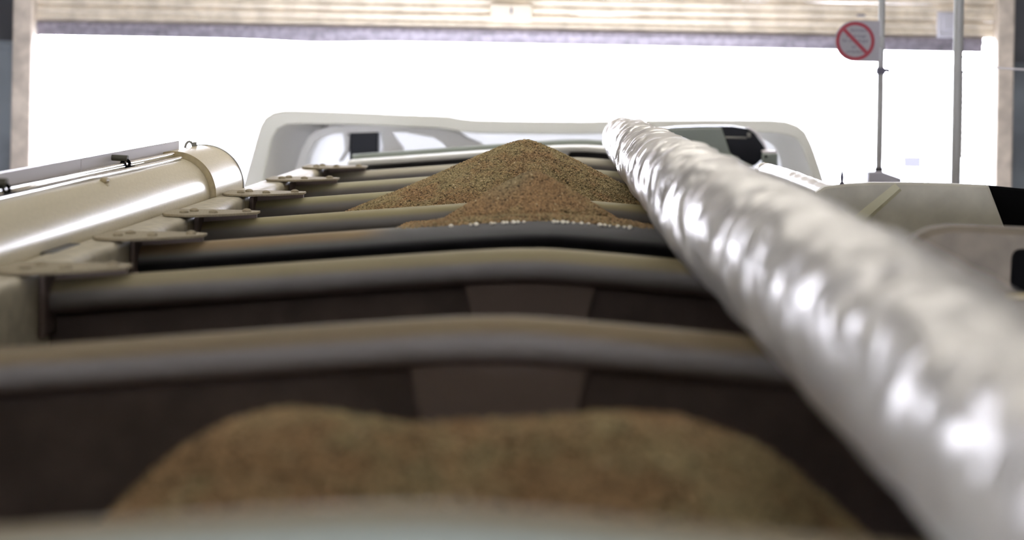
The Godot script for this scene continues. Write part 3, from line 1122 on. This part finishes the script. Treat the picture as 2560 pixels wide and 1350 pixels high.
# a heap over a patch, top given by a height rule; loose crumbs lie on it
func heap(called: String, label: String, at: Vector3, half: Vector2, rule: Callable, crumbs: int, size: float, gm: Mesh, dusty := 0.0, tone := 0.0) -> Node3D:
	var t := thing(called, label, "heap", at)
	var nx := 150
	var nz := 150
	var rows := []
	var cols := []
	for i in nz + 1:
		var row := PackedVector3Array()
		var cr := PackedColorArray()
		for j in nx + 1:
			var x := lerpf(-half.x, half.x, float(j) / nx)
			var z := lerpf(-half.y, half.y, float(i) / nz)
			var h: float = rule.call(x, z)
			h += 0.004 * fn.get_noise_2d((x + at.x) * 900.0, (z + at.z) * 900.0)
			row.append(Vector3(x, h - at.y, z))
			cr.append(feed_color(x + at.x, z + at.z, tone).lerp(lin(158, 146, 112), dusty * smoother(0.05, -0.04, x + 0.5 * z) * smoother(at.y + 0.11, at.y + 0.19, h)) * 0.7)
		rows.append(row)
		cols.append(cr)
	var b := MB.new()
	b.loft(rows, false, Vector3.UP, cols)
	part("feed_mound", b, M.feed, t)
	if crumbs == 0:
		return t
	var r := RandomNumberGenerator.new()
	r.seed = crumbs
	var xs: Array[Transform3D] = []
	var cs: Array[Color] = []
	while xs.size() < crumbs:
		var x := r.randf_range(-half.x, half.x)
		var z := r.randf_range(-half.y, half.y)
		var h: float = rule.call(x, z)
		if h < at.y + 0.012:
			continue
		var s := size * r.randf_range(0.55, 1.25)
		var bs := Basis.from_euler(Vector3(r.randf() * TAU, r.randf() * TAU, r.randf() * TAU)).scaled(Vector3.ONE * s)
		xs.append(Transform3D(bs, Vector3(x, h - at.y + s * r.randf_range(-0.5, 0.7), z)))
		var c := feed_color(x + at.x, z + at.z, tone).lerp(lin(158, 146, 112), dusty * smoother(0.05, -0.04, x + 0.5 * z) * smoother(at.y + 0.11, at.y + 0.19, h)) * (r.randf_range(0.3, 0.5) if r.randf() < 0.10 else r.randf_range(0.65, 1.25))
		if r.randf() < 0.012:
			c = lin(206, 186, 146)
		cs.append(c)
	var mm := MultiMesh.new()
	mm.transform_format = MultiMesh.TRANSFORM_3D
	mm.use_colors = true
	mm.mesh = gm
	mm.instance_count = xs.size()
	for i in xs.size():
		mm.set_instance_transform(i, xs[i])
		mm.set_instance_color(i, cs[i])
	var mi := MultiMeshInstance3D.new()
	mi.name = "crumbs"
	mi.multimesh = mm
	mi.material_override = M.grain
	mi.set_meta("kind", "stuff")
	t.add_child(mi, true)
	return t


func _heaps() -> void:
	var gm := grain_mesh()
	# the large cone behind the fourth bar
	heap("feed_heap", "largest brown heap of crumbly feed, peaked high above the far cross bars", Vector3(-0.288, 3.72, -5.5), Vector2(0.66, 0.64),
		func(x: float, z: float) -> float:
			var d := sqrt(x * x + z * z * 1.05 + 0.0016) - 0.04
			var sl := 0.45 if x < 0.0 else 0.50
			return maxf(3.70, 4.038 - sl * d + 0.012 * fn.get_noise_2d(x * 120.0, z * 120.0 + 60.0) + 0.03 * maxf(0.0, d - 0.3)), 110000, 0.0033, gm, 0.0, 0.15)
	# the smaller cone in front of it
	var small := func(x: float, z: float) -> float:
		var d := sqrt(x * x + z * z * 1.1 + 0.0009) - 0.03
		var h := 4.006 - 0.63 * d
		var tail := 3.905 - 0.11 * d
		return maxf(3.80, maxf(h, tail - 0.02) + 0.006 * fn.get_noise_2d(x * 160.0, z * 160.0 + 200.0))
	var t := heap("feed_heap", "smaller pointed heap of brown feed just behind the bare grey cross bar", Vector3(-0.213, 3.80, -4.48), Vector2(0.36, 0.24), small, 42000, 0.0034, gm, 0.8, -0.4)
	# feed spilt along the top of the bar in front
	var rows := []
	var cols := []
	for i in 121:
		var x := lerpf(-0.55, 0.13, i / 120.0)
		var row := PackedVector3Array()
		var cr := PackedColorArray()
		var e := smoother(-0.55, -0.42, x) * smoother(0.13, 0.02, x)
		for j in 13:
			var s := lerpf(-1.0, 1.0, j / 12.0)
			var hh := bar_top(x) - 0.006 + e * (0.014 + 0.006 * fn.get_noise_2d(x * 300.0, s * 30.0)) * (1.0 - s * s)
			row.append(Vector3(x + 0.213, hh - 3.80, -4.215 + s * 0.032 + 4.48))
			cr.append(feed_color(x, s) * 0.6)
		rows.append(row)
		cols.append(cr)
	var b := MB.new()
	b.loft(rows, false, Vector3.UP, cols)
	part("spilt_feed", b, M.feed, t)
	var r := RandomNumberGenerator.new()
	r.seed = 77
	var mm := MultiMesh.new()
	mm.transform_format = MultiMesh.TRANSFORM_3D
	mm.use_colors = true
	mm.mesh = gm
	mm.instance_count = 5200
	for i in 5200:
		var x := r.randf_range(-0.54, 0.12)
		var e := smoother(-0.55, -0.42, x) * smoother(0.13, 0.02, x)
		var q := r.randf_range(-1.0, 1.0)
		var s := 0.0034 * r.randf_range(0.6, 1.2)
		var hh := bar_top(x) - 0.005 + e * 0.015 * (1.0 - q * q) + s * r.randf_range(-0.3, 0.6)
		mm.set_instance_transform(i, Transform3D(Basis.from_euler(Vector3(r.randf() * TAU, r.randf() * TAU, 0)).scaled(Vector3.ONE * s), Vector3(x + 0.213, hh - 3.80, -4.215 + q * 0.030 + 4.48)))
		mm.set_instance_color(i, feed_color(x, q) * (0.4 if r.randf() < 0.12 else r.randf_range(0.65, 1.2)))
	var mi := MultiMeshInstance3D.new()
	mi.name = "spilt_crumbs"
	mi.multimesh = mm
	mi.material_override = M.grain
	mi.set_meta("kind", "stuff")
	t.add_child(mi, true)
	# foreground: two low humps between the rear rim and the first bar
	heap("feed_heap", "blurred low heap of feed with two humps inside the nearest compartment", Vector3(-0.17, 3.60, -2.05), Vector2(0.62, 0.40),
		func(x: float, z: float) -> float:
			var X := x - 0.17
			var keys := [[-0.80, 3.60], [-0.62, 3.72], [-0.577, 3.765], [-0.531, 3.808], [-0.484, 3.838], [-0.428, 3.859], [-0.380, 3.864], [-0.319, 3.857], [-0.247, 3.846], [-0.153, 3.852], [-0.058, 3.860], [0.017, 3.866], [0.084, 3.862], [0.179, 3.832], [0.227, 3.800], [0.32, 3.72], [0.46, 3.60]]
			var h := 3.6
			for i in keys.size() - 1:
				if X >= keys[i][0] and X <= keys[i + 1][0]:
					h = lerpf(keys[i][1], keys[i + 1][1], (X - keys[i][0]) / (keys[i + 1][0] - keys[i][0]))
			return maxf(3.58, h - 0.35 * maxf(0.0, absf(z) - 0.04)), 30000, 0.004, gm)
	# pale pellets lined up on the edge of the bare bar
	var pm := MB.new()
	rows = []
	for q in [[-1.0, 0.05], [-0.8, 0.6], [-0.3, 0.97], [0.3, 0.97], [0.8, 0.6], [1.0, 0.05]]:
		var row := PackedVector3Array()
		for j in 10:
			row.append(Vector3(cos(TAU * j / 10) * q[1], q[0], sin(TAU * j / 10) * q[1]) * 0.005)
		rows.append(row)
	pm.loft(rows, true)
	var first := single("pellet", pm, M.pellet_white, "small pale pellet on the bare grey cross bar below the smaller heap", "pellet", "pale pellets along the bare cross bar")
	var at := [-0.40, -0.352, -0.338, -0.30, -0.292, -0.271, -0.262, -0.246, -0.235, -0.22, -0.146, -0.137, -0.124, -0.113, -0.098, -0.078, -0.06, -0.032, -0.02, -0.008, 0.012, 0.028, 0.042]
	for i in at.size():
		var o: MeshInstance3D = first if i == 0 else first.duplicate()
		if i > 0:
			o.name = "pellet_%03d" % i
			add_child(o)
		var s: float = [1.0, 0.8, 1.15, 0.9, 0.7][i % 5]
		o.scale = Vector3(s * 1.1, s * 0.9, s)
		o.position = Vector3(at[i], bar_top(at[i]) - 0.0035, -4.2 + 0.024)


func _poles() -> void:
	var p := thing("steel_pole", "thinner grey steel pole that carries the prohibition sign", "pole", Vector3(1.222, 0, -7.8))
	var b := MB.new()
	b.rod(Vector3(0, 0, 0), Vector3(0, 7.45, 0), 0.0155, 20)
	part("tube", b, M.pole_grey, p)
	b = MB.new()
	b.box(Vector3(0, 0.01, 0), Vector3(0.16, 0.02, 0.16), 0.004)
	part("foot_plate", b, M.pole_grey, p)
	b = MB.new()
	b.box(Vector3(0, 4.281, 0), Vector3(0.042, 0.036, 0.04), 0.008)
	b.sweep(PackedVector3Array([Vector3(0.015, 4.285, 0.01), Vector3(0.034, 4.284, 0.012), Vector3(0.044, 4.275, 0.012)]), [0.010, 0.009, 0.003], 10)
	part("clamp", b, M.wire_dark, p)
	b = MB.new()
	b.extrude(poly([-0.055, 3.70, -0.055, 3.817, 0.01, 3.819, 0.098, 3.790, 0.098, 3.70]), -0.03, 0.05, 0.005)
	part("socket_box", b, M.box_grey, p)
	b = MB.new()
	b.rod(Vector3(0, 3.80, 0), Vector3(0, 3.835, 0), 0.0195, 16)
	part("collar", b, M.dark_steel, p)

	var q := thing("steel_pole", "thicker grey steel pole with a wire loop, beside the door guide", "pole", Vector3(1.537, 0, -7.6))
	b = MB.new()
	b.rod(Vector3(0, 0, 0), Vector3(0, 7.45, 0), 0.0225, 24)
	part("tube", b, M.pole_grey, q)
	b = MB.new()
	b.box(Vector3(0, 0.01, 0), Vector3(0.2, 0.02, 0.2), 0.004)
	part("foot_plate", b, M.pole_grey, q)
	b = MB.new()
	var path := PackedVector3Array()
	for k in 17:
		var a := lerpf(1.9, -1.9, k / 16.0)
		path.append(Vector3(0.012 + 0.034 * cos(a), 4.318 + 0.034 * sin(a), 0.014))
	b.sweep(path, 0.004, 8)
	b.rod(Vector3(0.018, 4.303, 0.016), Vector3(0.042, 4.308, 0.016), 0.003, 8)
	part("wire_loop", b, M.wire_dark, q)
	b = MB.new()
	path = PackedVector3Array()
	for k in 41:
		var u := k / 40.0
		path.append(Vector3(0.0235 + 0.002 * sin(u * 90.0), lerpf(4.29, 3.9, u), 0.004 + 0.002 * cos(u * 90.0)))
	b.sweep(path, 0.0022, 6)
	part("cord", b, M.wire_dark, q)

	b = MB.new()
	path = PackedVector3Array()
	for k in 41:
		var u := k / 40.0
		path.append(Vector3(lerpf(1.577, 5.74, u), 4.318 - 0.03 * (1.0 - exp(-u * 16.0)) + 0.05 * u * u, -7.58))
	b.sweep(path, 0.0042, 8)
	single("wire", b, M.wire_white, "thin white wire stretched from the thicker pole to the side wall", "wire")

	# prohibition sign on the thinner pole
	var s := thing("prohibition_sign", "round red and white prohibition sign with a diagonal bar on the thinner pole", "sign", Vector3(1.098, 4.416, -7.77))
	var out := PackedVector2Array()
	for k in 33:
		var a := lerpf(PI * 0.5, PI * 1.5, k / 32.0)
		out.append(Vector2(cos(a), sin(a)) * 0.0945)
	out.append(Vector2(0.112, -0.0945))
	out.append(Vector2(0.112, 0.0945))
	b = MB.new()
	b.extrude(out, -0.004, 0.0, 0.001)
	part("plate", b, M.sign_white, s)
	b = MB.new()
	b.box(Vector3(0.118, 0.0, -0.012), Vector3(0.03, 0.05, 0.018), 0.003)
	part("clip", b, M.pole_grey, s)
	var rows := []
	for z in [[0.0005, 0.089], [0.0022, 0.089], [0.0022, 0.073], [0.0005, 0.073]]:
		var row := PackedVector3Array()
		for j in 64:
			row.append(Vector3(cos(TAU * j / 64) * z[1], sin(TAU * j / 64) * z[1], z[0]))
		rows.append(row)
	b = MB.new()
	b.loft(rows, true, Vector3(0, 0, 1))
	part("red_ring", b, M.sign_red, s)
	b = MB.new()
	b.xf = Transform3D(Basis(Vector3.BACK, -PI / 4), Vector3.ZERO)
	b.box(Vector3(0, 0, 0.0016), Vector3(0.152, 0.017, 0.003), 0.0005)
	part("red_bar", b, M.sign_red, s)
	var lines := [["Betreten", 0.050, 0.015], ["der Anlage", 0.024, 0.004], ["für Unbefugte", 0.002, 0.0], ["ist", -0.026, -0.006], ["verboten", -0.048, -0.004]]
	for l in lines:
		var tm := TextMesh.new()
		var fnt := SystemFont.new()
		fnt.font_names = PackedStringArray(["Droid Sans"])
		tm.font = fnt
		tm.text = l[0]
		tm.font_size = 24
		tm.pixel_size = 0.0008
		tm.depth = 0.0008
		var o := part("lettering", tm, M.sign_text, s)
		o.position = Vector3(l[2], l[1], 0.0006)
